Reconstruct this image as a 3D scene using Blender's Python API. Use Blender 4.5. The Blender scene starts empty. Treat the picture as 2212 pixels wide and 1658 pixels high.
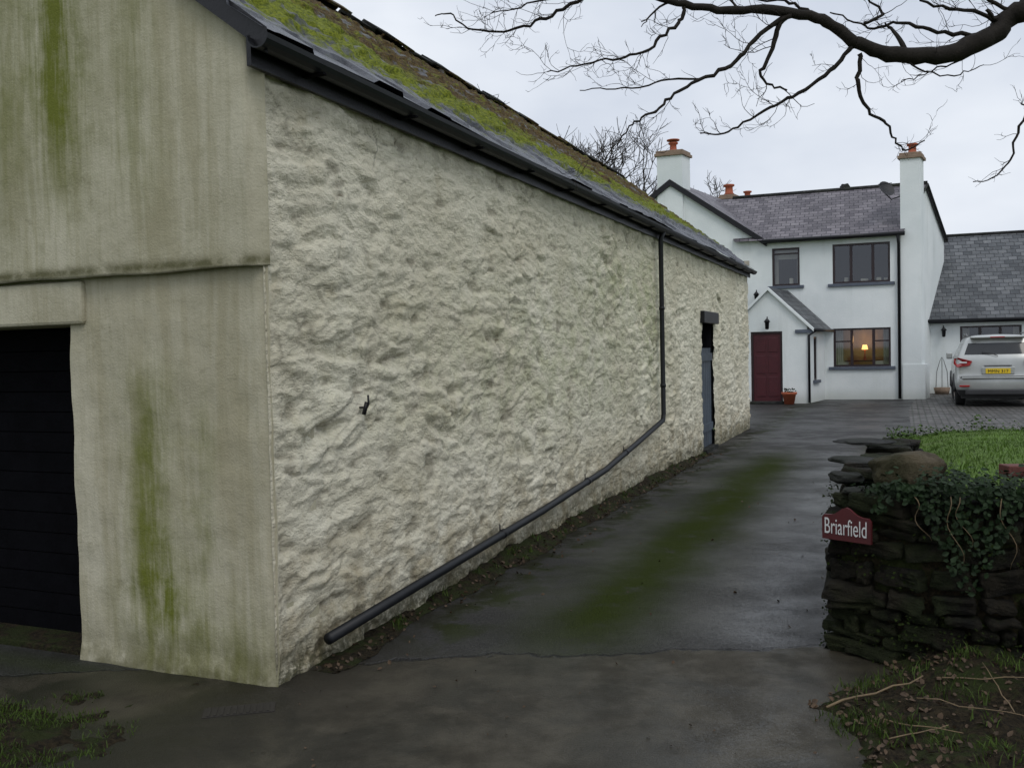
import bpy, bmesh, math, random
from mathutils import Vector, Matrix, noise
random.seed(7)
R=random.random
def rr(a,b): return a+(b-a)*R()
scn=bpy.context.scene
scn.view_settings.view_transform='Standard'; scn.view_settings.look='None'; scn.view_settings.exposure=0
COL=scn.collection
V=Vector
def sm(x,a,b):
    t=max(0,min(1,(x-a)/(b-a))); return t*t*(3-2*t)
# ---------------------------------------------------------------- frames
A=V((-1.18,4.46,0)); L=V((.3907,.9205,0)); W=V((-.9205,.3907,0))
def BF(s,t,z): return A+L*s+W*t+V((0,0,z))
H=V((11.24,26.6,0)); E=V((-.94,.342,0)); Bk=V((.53,.848,0))
def HF(a,c,z): return H+E*a+Bk*c+V((0,0,z))
Gp=V((13.27,29.4,0))
def GF(a,c,z): return Gp-E*a+Bk*c+V((0,0,z))
# ---------------------------------------------------------------- objects
def empty(name,loc=(0,0,0)):
    o=bpy.data.objects.new(name,None); o.location=loc; o.empty_display_size=.2; COL.objects.link(o); return o
def par(o,p):
    if p is not None:
        o.parent=p; o.matrix_parent_inverse=Matrix.Translation(-p.location)
    return o
def mo(name,vs,fs,mats,parent=None,smooth=False,uv=None,mi=None,fix=False):
    me=bpy.data.meshes.new(name); me.from_pydata([tuple(v) for v in vs],[],fs); 
    if not isinstance(mats,(list,tuple)): mats=[mats]
    for m in mats: me.materials.append(m)
    if mi:
        for p,i in zip(me.polygons,mi): p.material_index=i
    if uv:
        ul=me.uv_layers.new(name='UVMap')
        for i,c in enumerate(uv): ul.data[i].uv=c
    if fix:
        bm=bmesh.new(); bm.from_mesh(me); bmesh.ops.recalc_face_normals(bm,faces=bm.faces); bm.to_mesh(me); bm.free()
    if smooth:
        for p in me.polygons: p.use_smooth=True
    me.update()
    o=bpy.data.objects.new(name,me); COL.objects.link(o); return par(o,parent)
def box(name,fr,a0,a1,c0,c1,z0,z1,mat,parent=None,bev=0):
    vs=[fr(a,c,z) for z in(z0,z1) for c in(c0,c1) for a in(a0,a1)]
    fs=[(0,2,3,1),(4,5,7,6),(0,1,5,4),(2,6,7,3),(0,4,6,2),(1,3,7,5)]
    o=mo(name,vs,fs,mat,parent,fix=True)
    if bev:
        m=o.modifiers.new('b','BEVEL'); m.width=bev; m.segments=2
    return o
def quad(name,p,mat,parent=None):
    p=[V(q) for q in p]; w=(p[1]-p[0]).length; h=(p[3]-p[0]).length
    ud=(p[1]-p[0]).normalized(); n=ud.cross(p[3]-p[0]).normalized(); vd=n.cross(ud)
    uv=[((q-p[0]).dot(ud),(q-p[0]).dot(vd)) for q in p]
    return mo(name,p,[(0,1,2,3)],mat,parent,uv=uv)
def poly(name,p,mat,parent=None):
    return mo(name,p,[tuple(range(len(p)))],mat,parent)
def tube_geo(pts,rad,n,vs,fs):
    pts=[V(p) for p in pts]; base=len(vs); prev=None
    for i,p in enumerate(pts):
        d=(pts[min(i+1,len(pts)-1)]-pts[max(i-1,0)])
        d=d.normalized() if d.length>1e-9 else V((0,0,1))
        if prev is None:
            x=d.cross(V((0,0,1)));
            if x.length<.1: x=d.cross(V((1,0,0)))
        else: x=prev-d*prev.dot(d)
        if x.length<1e-6: x=d.orthogonal()
        x.normalize(); prev=x; y=d.cross(x); r=rad[i] if isinstance(rad,(list,tuple)) else rad
        for k in range(n):
            a=2*math.pi*k/n; vs.append(p+x*math.cos(a)*r+y*math.sin(a)*r)
    for i in range(len(pts)-1):
        for k in range(n):
            a=base+i*n+k; b=base+i*n+(k+1)%n; fs.append((a,b,b+n,a+n))
    fs.append(tuple(base+k for k in range(n))[::-1]); e=base+(len(pts)-1)*n
    fs.append(tuple(e+k for k in range(n)))
def tube(name,pts,rad,mat,parent=None,n=10):
    vs=[];fs=[]; tube_geo(pts,rad,n,vs,fs); return mo(name,vs,fs,mat,parent,smooth=True)
def lathe(name,prof,org,mat,parent=None,n=20):
    vs=[];fs=[]
    for r,z in prof:
        for k in range(n):
            a=2*math.pi*k/n; vs.append(V(org)+V((r*math.cos(a),r*math.sin(a),z)))
    for i in range(len(prof)-1):
        for k in range(n):
            a=i*n+k;b=i*n+(k+1)%n; fs.append((a,b,b+n,a+n))
    return mo(name,vs,fs,mat,parent,smooth=True)
def grid(name,fn,nu,nv,mat,parent=None,attr=None,skip=None,us=None):
    vs=[];cv=[];fs=[]
    for i in range(nu+1):
        u=us[i] if us else i/nu
        for j in range(nv+1):
            r=fn(u,j/nv)
            if isinstance(r,tuple): vs.append(r[0]); cv.append(r[1])
            else: vs.append(r)
    for i in range(nu):
        for j in range(nv):
            if skip and skip((us[i]+us[i+1])/2 if us else (i+.5)/nu,(j+.5)/nv): continue
            a=i*(nv+1)+j; fs.append((a,a+nv+1,a+nv+2,a+1))
    o=mo(name,vs,fs,mat,parent,smooth=True)
    if cv:
        at=o.data.attributes.new('cav','FLOAT','POINT'); at.data.foreach_set('value',cv)
    return o
# ---------------------------------------------------------------- materials
class M:
    def __init__(s,name,rough=.8,spec=.5):
        s.m=bpy.data.materials.new(name); s.m.use_nodes=True; s.nt=s.m.node_tree
        s.b=s.nt.nodes['Principled BSDF']; s.b.inputs['Roughness'].default_value=rough
        s.b.inputs['Specular IOR Level'].default_value=spec
        g=s.n('ShaderNodeNewGeometry'); s.P=g.outputs['Position']
    def n(s,t,**k):
        x=s.nt.nodes.new(t)
        for a,b in k.items(): setattr(x,a,b)
        return x
    def set(s,inp,v):
        if isinstance(v,bpy.types.NodeSocket): s.nt.links.new(v,inp)
        elif isinstance(v,(tuple,list)) and inp.type=='RGBA' and len(v)==3: inp.default_value=(*v,1)
        else: inp.default_value=v
    def ma(s,op,a,b=0,clamp=False):
        x=s.n('ShaderNodeMath',operation=op,use_clamp=clamp); s.set(x.inputs[0],a); s.set(x.inputs[1],b); return x.outputs[0]
    def mul(s,*a):
        r=a[0]
        for b in a[1:]: r=s.ma('MULTIPLY',r,b)
        return r
    def add(s,*a):
        r=a[0]
        for b in a[1:]: r=s.ma('ADD',r,b)
        return r
    def inv(s,a): return s.ma('SUBTRACT',1.0,a)
    def sep(s,v):
        x=s.n('ShaderNodeSeparateXYZ'); s.set(x.inputs[0],v); return x.outputs
    def comb(s,x,y,z):
        c=s.n('ShaderNodeCombineXYZ'); s.set(c.inputs[0],x); s.set(c.inputs[1],y); s.set(c.inputs[2],z); return c.outputs[0]
    def scl(s,v,k):
        x=s.n('ShaderNodeVectorMath',operation='MULTIPLY'); s.set(x.inputs[0],v); x.inputs[1].default_value=k; return x.outputs[0]
    def bl(s):
        sb=s.n('ShaderNodeVectorMath',operation='SUBTRACT'); s.set(sb.inputs[0],s.P); sb.inputs[1].default_value=A
        o=[]
        for d in (L,W):
            x=s.n('ShaderNodeVectorMath',operation='DOT_PRODUCT'); s.set(x.inputs[0],sb.outputs[0]); x.inputs[1].default_value=d; o.append(x.outputs['Value'])
        z=s.sep(s.P)[2]; return o[0],o[1],z,s.comb(o[0],o[1],z)
    def no(s,v,scale,det=4,ro=.55,dist=0):
        x=s.n('ShaderNodeTexNoise'); s.set(x.inputs['Vector'],v); x.inputs['Scale'].default_value=scale
        x.inputs['Detail'].default_value=det; x.inputs['Roughness'].default_value=ro; x.inputs['Distortion'].default_value=dist; return x.outputs['Fac']
    def st(s,v,a,b,c=0,d=1):
        x=s.n('ShaderNodeMapRange',interpolation_type='SMOOTHSTEP'); s.set(x.inputs[0],v); x.inputs[1].default_value=a; x.inputs[2].default_value=b
        x.inputs[3].default_value=c; x.inputs[4].default_value=d; return x.outputs[0]
    def gs(s,v,c,w):
        q=s.ma('DIVIDE',s.ma('SUBTRACT',v,c),w); return s.ma('EXPONENT',s.mul(q,q,-1.0))
    def mix(s,f,a,b,blend='MIX'):
        x=s.n('ShaderNodeMix',data_type='RGBA',blend_type=blend); s.set(x.inputs[0],f); s.set(x.inputs[6],a); s.set(x.inputs[7],b); return x.outputs[2]
    def bump(s,h,st=.5,d=.01):
        x=s.n('ShaderNodeBump'); s.set(x.inputs['Height'],h); x.inputs['Strength'].default_value=st; x.inputs['Distance'].default_value=d
        s.nt.links.new(x.outputs[0],s.b.inputs['Normal'])
    def col(s,c): s.set(s.b.inputs['Base Color'],c)
    def ro(s,c): s.set(s.b.inputs['Roughness'],c)
def simple(name,c,rough=.7,var=.15,scale=6,bump=.0,spec=.5,metal=0,bscale=60):
    m=M(name,rough,spec); n=m.no(m.P,scale); n2=m.no(m.P,scale*7)
    f=m.st(m.add(m.mul(n,.6),m.mul(n2,.4)),.3,.7)
    m.col(m.mix(f,tuple(x*(1-var) for x in c),tuple(min(1,x*(1+var)) for x in c)))
    m.b.inputs['Metallic'].default_value=metal
    if bump: m.bump(m.no(m.P,bscale),bump,.01)
    return m.m
def mk_gable():
    m=M('cream_render',.85,.2); s,t,z,v=m.bl()
    streak=m.no(m.scl(v,(1,6,.6)),1.0,6,.65,.3); fine=m.no(m.scl(v,(1,26,2.2)),1.0,5,.65); blot=m.no(v,1.3,5,.65); mid=m.no(v,7,5,.65); grit=m.no(v,90,3)
    c=m.mix(m.st(blot,.3,.7),(.38,.35,.25),(.52,.485,.37))
    c=m.mix(m.mul(m.st(streak,.45,.65),.50),c,(.31,.275,.17))
    c=m.mix(m.mul(m.st(fine,.45,.75),.28),c,(.24,.22,.13))
    c=m.mix(m.mul(m.st(mid,.55,.7),.3),c,(.28,.26,.17))
    c=m.mix(m.mul(m.st(m.no(v,3.3,6,.75),.60,.68),.35),c,(.20,.18,.11))
    tw=m.add(t,m.mul(m.ma('SUBTRACT',m.no(v,2.2,5,.7),.5),.35))
    lo=m.add(m.mul(m.gs(tw,.74,.17),m.st(z,-.1,.5),m.st(z,1.75,1.25),.95),m.mul(m.gs(tw,.40,.07),m.st(z,.3,.7),m.st(z,1.55,1.2),.6),
             m.mul(m.gs(tw,.62,.4),m.st(z,1.0,.0),.65),m.mul(m.gs(t,.15,.25),m.st(z,.5,.0),.5),.03)
    up=m.add(m.mul(m.gs(tw,1.22,.20),m.st(z,2.2,3.0),1.0),m.mul(m.gs(tw,.72,.14),m.st(z,2.2,2.7),.4),m.mul(m.gs(tw,1.85,.4),m.st(z,2.1,3.0),.6),.07,m.mul(m.st(t,.1,1.6),.10))
    isup=m.st(z,2.03,2.05)
    msk=m.add(m.mul(lo,m.inv(isup)),m.mul(up,isup))
    msk=m.mul(msk,m.st(m.add(m.mul(streak,.5),m.mul(fine,.25),m.mul(mid,.25)),.30,.62))
    c=m.mix(m.ma('MULTIPLY',msk,1.0,True),c,(.13,.145,.022))
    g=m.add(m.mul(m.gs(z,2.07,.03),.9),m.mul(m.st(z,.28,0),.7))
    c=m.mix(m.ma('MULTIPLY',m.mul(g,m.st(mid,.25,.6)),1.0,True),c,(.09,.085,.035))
    m.col(c); m.bump(m.add(m.mul(grit,.5),m.no(v,14,4)),.45,.014); return m.m
MG=mk_gable()
def mk_rubble():
    m=M('limewashed_rubble',.85,.2); s,t,z,v=m.bl()
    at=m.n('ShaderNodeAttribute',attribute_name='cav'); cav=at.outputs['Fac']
    b1=m.no(v,.9,4,.6); b2=m.no(v,4.5,5,.65); b3=m.no(v,22,5,.7)
    c=m.mix(m.st(b1,.35,.65),(.68,.63,.48),(.81,.765,.61))
    gm=m.add(m.mul(m.gs(s,4.2,3.0),m.gs(z,1.5,.7),.8),m.mul(m.gs(s,7.4,.5),m.gs(z,2.0,.9),1.0),m.mul(m.gs(s,6.0,1.2),m.gs(z,2.35,.35),.9))
    c=m.mix(m.ma('MULTIPLY',m.mul(gm,m.st(b2,.35,.65)),.65,True),c,(.47,.50,.28))
    c=m.mix(m.mul(m.st(b2,.56,.7),.35),c,(.45,.385,.24))
    low=m.st(z,1.0,.1)
    c=m.mix(m.mul(low,m.st(b2,.38,.62),.6),c,(.34,.27,.15))
    c=m.mix(m.mul(m.st(z,.38,.0),m.st(b3,.25,.6),.9),c,(.06,.06,.025))
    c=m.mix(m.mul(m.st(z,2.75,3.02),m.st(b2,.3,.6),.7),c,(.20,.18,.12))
    c=m.mix(m.mul(m.st(b3,.64,.72),.5),c,(.22,.16,.08))
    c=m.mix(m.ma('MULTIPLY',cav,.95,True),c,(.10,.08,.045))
    m.col(c); m.bump(m.add(m.no(v,34,6,.7),m.mul(m.no(m.scl(v,(1,1,1.9)),11,6,.65),1.9)),.85,.026); return m.m
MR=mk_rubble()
def mk_mossroof():
    m=M('mossy_slate',.8,.3); s,t,z,v=m.bl()
    q=m.ma('DIVIDE',m.ma('SUBTRACT',z,3.12),2.08)
    n1=m.no(v,1.1,5,.65); n2=m.no(v,6,5,.7); n3=m.no(v,40,4,.7)
    sl=m.mix(m.st(n2,.35,.65),(.03,.032,.04),(.10,.105,.12))
    gr=m.mix(m.st(n3,.35,.65),(.065,.085,.005),(.19,.215,.015))
    br=m.mix(m.st(n3,.35,.65),(.032,.020,.007),(.11,.07,.02))
    fb=m.add(q,m.mul(m.ma('SUBTRACT',n1,.5),1.0),m.mul(m.ma('SUBTRACT',n2,.5),.5))
    moss=m.mix(m.st(fb,.36,.58),gr,br)
    moss=m.mix(m.mul(m.st(n2,.52,.62),m.st(q,.5,.7),.6),moss,gr)
    cover=m.st(m.add(q,m.mul(m.ma('SUBTRACT',n2,.5),.5),m.mul(s,-.010)),.07,.16)
    hole=m.st(m.add(m.mul(m.no(v,2.3,4,.6),.7),m.mul(n2,.3)),.56,.61)
    cover=m.mul(cover,m.inv(m.mul(hole,.75)))
    m.col(m.mix(cover,sl,moss)); m.ro(m.add(m.mul(cover,.55),.38)); m.bump(m.add(n3,m.mul(n2,.5)),.8,.03); return m.m
MMR=mk_mossroof()
def mk_slate(name,c1,c2,lich=.15):
    m=M(name,.55,.4); u=m.n('ShaderNodeUVMap'); b=m.n('ShaderNodeTexBrick'); m.set(b.inputs['Vector'],u.outputs[0])
    b.inputs['Scale'].default_value=1; b.inputs['Brick Width'].default_value=.26; b.inputs['Row Height'].default_value=.19
    b.inputs['Mortar Size'].default_value=.010; b.inputs['Mortar Smooth'].default_value=.3
    b.inputs['Color1'].default_value=(*c1,1); b.inputs['Color2'].default_value=(*c2,1); b.inputs['Mortar'].default_value=(.02,.02,.025,1)
    n=m.no(m.P,1.2,5,.6); n2=m.no(m.P,9,5,.7)
    c=m.mix(m.mul(m.st(n2,.55,.7),lich),b.outputs[0],(.3,.3,.27)); c=m.mix(m.mul(m.st(n,.4,.7),.5),c,tuple(x*.5 for x in c1))
    m.col(c)
    sy=m.ma('FRACT',m.ma('DIVIDE',m.sep(u.outputs[0])[1],.19))
    m.bump(m.add(m.mul(sy,-.8),m.mul(b.outputs['Fac'],-.6),m.mul(n2,.3)),.9,.03); return m.m
MS1=mk_slate('house_slate',(.085,.075,.088),(.20,.18,.195),.3)
MS2=mk_slate('garage_slate',(.05,.055,.06),(.14,.145,.15),.3)
def mk_white():
    m=M('white_render',.8,.3); n=m.no(m.P,.7,5,.6); x=m.sep(m.P)
    st=m.no(m.scl(m.P,(3,3,.4)),1.0,5,.6)
    c=m.mix(m.st(n,.35,.7),(.70,.74,.735),(.80,.83,.82)); c=m.mix(m.mul(m.st(st,.5,.75),.30),c,(.50,.53,.50))
    c=m.mix(m.mul(m.st(x[2],.4,.0),.45),c,(.4,.42,.36)); m.col(c); m.bump(m.no(m.P,25,4),.3,.015); return m.m
MW=mk_white()
MBLK=simple('black_paint_and_shade',(.006,.006,.008),.4,.3,8,.2,.35)
MDOORBK=simple('black_door_boards',(.003,.003,.004),.9,.3,8,.2,.05)
MPL=simple('black_plastic_pipe',(.007,.008,.010),.5,.3,8,0,.35)
MFR=simple('dark_frame',(.022,.010,.012),.4,.2)
MSILL=simple('blue_grey_sill',(.085,.10,.13),.6,.2)
MRED=simple('maroon_door',(.06,.007,.012),.5,.15)
MTER=simple('terracotta',(.36,.09,.04),.75,.2,10,.3)
MCAP=simple('chimney_cap',(.24,.17,.12),.85,.2,6,.4)
MINT=simple('interior_dark',(.03,.024,.018),.9,.2)
MCUR=simple('curtain',(.40,.36,.30),.9,.15)
MBLUE=simple('weathered_door',(.05,.066,.085),.55,.35,3,.3)
MBARK=simple('bark',(.018,.015,.012),.85,.35,14,.6,.2)
MTWIG=simple('twig_bark',(.045,.036,.032),.8,.3,14)
MDRYLEAF=simple('dead_leaves',(.06,.036,.018),.8,.5,9)
MIVY=simple('ivy_leaf',(.011,.023,.007),.65,.6,9,0,.2)
MWEED=simple('weed_leaf',(.045,.08,.015),.7,.6,5,0,.2)
MMOSS=simple('moss_cushion',(.016,.025,.005),.9,.5,9,0,.1)
MGRB=simple('grass_blade',(.085,.155,.018),.6,.45,2)
MGRD=simple('verge_grass_blade',(.040,.065,.010),.7,.5,3,0,.2)
MSTEM=simple('dry_stem',(.15,.105,.055),.8,.3,9)
MBRICK=simple('red_brick',(.10,.03,.022),.8,.2,9,.4)
MMETAL=simple('galvanised',(.2,.2,.2),.4,.2,9,0,.5,.8)
MIRON=simple('rusty_iron',(.018,.015,.012),.6)
def mk_stone(name,c1,c2,moss=.3):
    m=M(name,.8,.2); n=m.no(m.P,5,5,.65); n2=m.no(m.P,28,6,.75); n3=m.no(m.P,2.2,4,.6)
    c=m.mix(m.st(n,.35,.65),c1,c2); c=m.mix(m.mul(m.st(n3,.45,.6),moss),c,(.018,.026,.006)); c=m.mix(m.mul(m.st(n2,.6,.7),.2),c,tuple(x*2.2 for x in c2))
    m.col(c); m.bump(m.add(n2,m.mul(n,1.5)),1.0,.035); return m.m
MST=mk_stone('dark_wall_stone',(.005,.0045,.0035),(.022,.018,.011),.6)
MBO=mk_stone('boulder_stone',(.045,.034,.019),(.12,.095,.06),.5)
MSLT=mk_stone('loose_slate',(.02,.02,.02),(.05,.05,.048),.3)
def mk_drive():
    m=M('wet_tarmac',.5,.5); s,t,z,v=m.bl(); P=m.P; x=m.sep(P)
    g=m.no(P,110,3,.7); g2=m.no(P,300,2,.6); g3=m.no(P,45,4,.7); n1=m.no(P,.8,5,.6); n2=m.no(P,3.5,5,.65); n3=m.no(P,1.6,6,.7,.6); wob=m.no(P,1.7,5,.6); wob2=m.no(P,9,4,.7)
    asp=m.mix(m.st(m.add(m.mul(g,.6),m.mul(g3,.4)),.38,.62),(.007,.007,.007),(.050,.048,.046)); asp=m.mix(m.mul(m.st(n2,.4,.7),.6),asp,(.010,.009,.007))
    con=m.mix(m.st(n2,.35,.65),(.026,.022,.014),(.050,.043,.029)); con=m.mix(m.mul(m.st(g2,.55,.7),.6),con,(.085,.074,.054)); con=m.mix(m.mul(m.st(n3,.42,.62),.7),con,(.014,.013,.008))
    con=m.mix(m.mul(m.st(g3,.62,.72),.5),con,(.09,.08,.06))
    edge=m.add(x[1],m.mul(m.ma('SUBTRACT',wob,.5),.35),m.mul(m.ma('SUBTRACT',wob2,.5),.08),m.mul(x[0],-.03))
    isc=m.st(edge,4.83,4.80)
    c=m.mix(isc,asp,con)
    tw=m.add(t,m.mul(m.ma('SUBTRACT',m.no(P,1.3,5,.7),.5),.6))
    ms=m.mul(m.gs(tw,-1.12,.38),m.st(s,.1,1.8),m.st(s,12,9),m.st(m.add(m.mul(n2,.5),m.mul(g,.3),m.mul(g3,.2)),.33,.50))
    ms=m.add(ms,m.mul(m.gs(tw,-.28,.25),m.st(n2,.42,.6),.8,m.st(s,.5,1.2)),m.mul(m.gs(t,-2.55,.30),m.st(s,4.5,6.5),m.st(s,15,9),.95),m.mul(m.gs(s,-.15,.12),m.st(t,.5,1.2),.5))
    ms=m.ma('MULTIPLY',ms,m.mul(m.inv(m.mul(isc,.7)),.97),True)
    c=m.mix(ms,c,m.mix(m.st(g,.35,.65),(.012,.017,.003),(.040,.054,.010)))
    crack=m.mul(m.gs(edge,4.83,.012),m.st(n2,.25,.42)); c=m.mix(m.mul(crack,.95),c,(.003,.003,.003))
    wall_band=m.mul(m.st(t,-.5,-.08),m.st(t,.4,.1)); c=m.mix(m.mul(wall_band,m.st(n2,.3,.6),.9),c,(.012,.010,.006))  # darker band on the drive along the barn wall
    soil=m.mul(m.st(x[0],-.9,-2.4),m.st(n3,.35,.6),m.st(x[1],5,4.6)); c=m.mix(m.mul(soil,.8),c,(.014,.016,.006))
    m.col(c)
    wet=m.st(m.add(n1,m.mul(m.ma('SUBTRACT',n2,.5),.6)),.34,.62)
    m.ro(m.add(m.mul(m.inv(wet),.26),.34,m.mul(ms,.5),m.mul(g,.12)))
    sp=m.mul(m.add(.25,m.mul(wet,.18)),m.inv(m.mul(ms,.9))); m.set(m.b.inputs['Specular IOR Level'],sp)
    # standing film of water in the wheel track and in a shallow dip of the apron
    film=m.add(m.mul(m.gs(m.add(t,m.mul(n2,.3)),-1.80,.40),m.st(s,.2,1.6),m.st(s,13,7),m.inv(isc)),m.mul(m.gs(x[0],.95,.45),m.gs(x[1],3.75,.55),.8))
    film=m.mul(film,m.inv(ms),m.st(m.add(m.mul(n3,.35),m.mul(g,.4),m.mul(g3,.25)),.42,.60),.85)
    m.set(m.b.inputs['Coat Weight'],m.ma('MULTIPLY',film,1.0,True)); m.b.inputs['Coat Roughness'].default_value=.22; m.b.inputs['Coat IOR'].default_value=1.4
    m.bump(m.add(m.mul(g,1.5),m.mul(g2,.3),m.mul(g3,1.0),m.mul(n2,1.2),m.mul(crack,-4.0)),.5,.009); return m.m
MDR=mk_drive()
def mk_pave():
    m=M('block_paving',.6,.4); s,t,z,v=m.bl(); b=m.n('ShaderNodeTexBrick'); m.set(b.inputs['Vector'],v)
    b.inputs['Scale'].default_value=1; b.inputs['Brick Width'].default_value=.22; b.inputs['Row Height'].default_value=.13; b.inputs['Mortar Size'].default_value=.014
    b.inputs['Color1'].default_value=(.055,.050,.048,1); b.inputs['Color2'].default_value=(.11,.10,.095,1); b.inputs['Mortar'].default_value=(.022,.026,.015,1)
    n=m.no(m.P,2,5,.6); m.col(m.mix(m.mul(m.st(n,.4,.7),.7),b.outputs[0],(.04,.037,.032))); m.ro(m.st(n,.3,.7,.42,.75)); m.bump(m.mul(b.outputs['Fac'],-1),.6,.01); return m.m
MPV=mk_pave()
def mk_grass():
    m=M('lawn_turf',.8,.25); n=m.no(m.P,1.2,5,.6); n2=m.no(m.P,30,4,.7)
    c=m.mix(m.st(n2,.3,.7),(.04,.08,.010),(.12,.20,.025)); c=m.mix(m.mul(m.st(n,.5,.7),.5),c,(.08,.09,.025)); m.col(c); m.bump(n2,1,.03); return m.m
MGR=mk_grass()
def mk_dirt():
    m=M('verge_soil',.9,.15); n=m.no(m.P,6,5,.65); n2=m.no(m.P,40,5,.7)
    c=m.mix(m.st(n2,.35,.65),(.009,.007,.004),(.036,.027,.014)); c=m.mix(m.mul(m.st(n,.46,.58),.8),c,(.024,.033,.008)); m.col(c); m.bump(n2,1,.03); return m.m
MDT=mk_dirt()
def mk_glass():
    m=M('window_glass'); nt=m.nt; out=nt.nodes['Material Output']
    tr=m.n('ShaderNodeBsdfTransparent'); tr.inputs[0].default_value=(.75,.8,.8,1); gl=m.n('ShaderNodeBsdfGlossy'); gl.inputs['Roughness'].default_value=.03
    mx=m.n('ShaderNodeMixShader'); mx.inputs[0].default_value=.13
    nt.links.new(tr.outputs[0],mx.inputs[1]); nt.links.new(gl.outputs[0],mx.inputs[2]); nt.links.new(mx.outputs[0],out.inputs[0]); return m.m
MGL=mk_glass()
mm=M('lamp_glow'); mm.b.inputs['Emission Color'].default_value=(1,.45,.12,1); mm.b.inputs['Emission Strength'].default_value=3.0; MLAMP=mm.m
# ================================================================ GROUND
ground=mo('ground',[(-400,-400,-.03),(400,-400,-.03),(400,600,-.03),(-400,600,-.03)],[(0,1,2,3)],MGR)
drive=poly('driveway',[(-7,-3,0),(9,-3,0),(9,4.2,0),(1.9,4.6,0),(1.62,4.85,0),(2.6,6.75,0),(6.6,15.5,0),(12,15.6,0),(24,15.6,0),(24,30,0),(12,33,0),(3,32,0),(4.3,18.3,0),(-1.2,4.5,0),(-7,7,0)],MDR)
poly('block_paving',[(6.75,15.6,.005),(24,15.6,.005),(24,26,.005),(13.27,29.3,.005),(11.6,26.6,.005),(9.5,22.2,.005)],MPV)
def xl(y): return 1.80+(y-4.9)*.44
def lawn(u,v):
    uu=u*u*16; y0=4.98-.40*sm(uu,0.1,.9); y=y0+(15.35-y0+.25*noise.noise(V((uu*.7,3,0))))*v
    x=xl(y)+.06+uu+.12*noise.noise(V((y*1.3,7,0)))*(1 if y>7 else 0)
    z=.72-.60*sm(y,5,15.5)*1.0
    edge=sm(uu,-.05,.9) if y>6.7 else 1
    z=z*(edge if y>6.7 else 1)*sm(15.6-y,0,.8)+.02+.03*noise.noise(V((x*1.5,y*1.5,0)))
    return V((x,y,max(z,.008)))
grid('lawn',lawn,90,90,MGR)
def blades(name,spots,mat,parent=None,h=(.03,.08),w=.004):
    vs=[];fs=[]
    for p in spots:
        a=R()*6.28; d=V((math.cos(a),math.sin(a),0)); hh=rr(*h); le=V((rr(-.5,.5)*hh,rr(-.5,.5)*hh,hh)); b=len(vs); p=V(p)
        vs+= [p-d*w,p+d*w,p+le*.6+d*w*.7,p+le*.6-d*w*.7,p+le+V((le.x*.5,le.y*.5,-.1*hh))]
        fs+= [(b,b+1,b+2,b+3),(b+3,b+2,b+4)]
    return mo(name,vs,fs,mat,parent)
sp=[]
for _ in range(30000):
    u=R(); v=R()**1.3; sp.append(lawn(u*.8,v))
for _ in range(5000):
    sp.append(lawn(rr(0,.5),rr(.96,1)))
blades('lawn_grass',sp,MGRB,None,(.03,.06),.005)
vs=[];fs=[]
def leaf_geo(vs,fs,p,size,nrm=None):
    nrm=nrm or V((rr(-1,1),rr(-1,1),rr(.3,1.5))).normalized(); x=nrm.orthogonal().normalized(); x=(Matrix.Rotation(R()*6.28,3,nrm)@x); y=nrm.cross(x)
    b=len(vs); P=V(p)
    for a,c,h in((-.5,0,0),(-.15,.36,.08),(.25,.28,.05),(.55,0,0),(.25,-.28,.05),(-.15,-.36,.08)): vs.append(P+x*a*size+y*c*size+nrm*h*size)
    fs+= [(b,b+1,b+2,b+3),(b,b+3,b+4,b+5)]
for _ in range(1600):
    p=lawn(rr(0,.40),rr(.94,1)); k=max(0,noise.noise(V((p.x*2.5,p.y*2,1)))+.05)*1.5
    if k<=0: continue
    leaf_geo(vs,fs,p+V((rr(-.2,.1),rr(-.1,.3),rr(0,.30)*k)),rr(.02,.06))
mo('lawn_edge_weeds',vs,fs,MWEED)
# ================================================================ BARN
barn=empty('barn',A)
BL=14.95; DS0,DS1,DH=10.41,11.34,2.0
us=[0]; 
while us[-1]<BL: us.append(us[-1]+.0095+.0026*us[-1])
us[-1]=BL
def wallh(s,z):
    w=V((s*2.1,z*2.1,0)); wx=noise.noise(w)*.26+noise.noise(w*4)*.07; wz=noise.noise(w+V((31,7,0)))*.11+noise.noise(w*4+V((3,9,0)))*.035
    q=V(((s+wx)/.30,(z+wz)/.115,.5)); d,p=noise.voronoi(q)
    e=d[1]-d[0]; st=sm(e,0,.30)
    c1=V((round(p[0].x*7.3,2),round(p[0].y*7.3,2),3)); hs=noise.cell(c1); tl=noise.cell(c1+V((5.1,2.2,1)))-.25
    amt=sm(noise.noise(V((s*.8,z*.9,5))),-.25,.30)
    f2=noise.fractal(V((s*4.0,z*8.5,1)),.85,2.1,5)
    rid=(1-abs(noise.noise(V((s*6+wx*4,z*14+wz*6,4)))))**5
    tilt=(p[0].y-q.y)*.026*tl
    big=.80+.28*sm(4.5-s,0,2.5)*sm(2.6-z,0,.8)
    h=((st*(.004+.022*hs)+tilt*st)*(.2+.8*amt)+.018*f2+.014*rid*(.5+.5*noise.noise(V((s*2,z*3,8)))))*big+.022*noise.noise(V((s*.9,z*1.2,9)))
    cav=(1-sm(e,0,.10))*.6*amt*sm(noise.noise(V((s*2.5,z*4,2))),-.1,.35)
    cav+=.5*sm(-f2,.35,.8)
    return h,cav
def lw(s,v):
    z=v*3.03; h,c=wallh(s,z); h*=sm(s,0,.10)*.85+.15
    return (BF(s,-h,z),c)
grid('rubble_wall',lw,len(us)-1,250,MR,barn,skip=lambda s,v: DS0<s<DS1 and v*3.03<DH,us=us)
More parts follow.
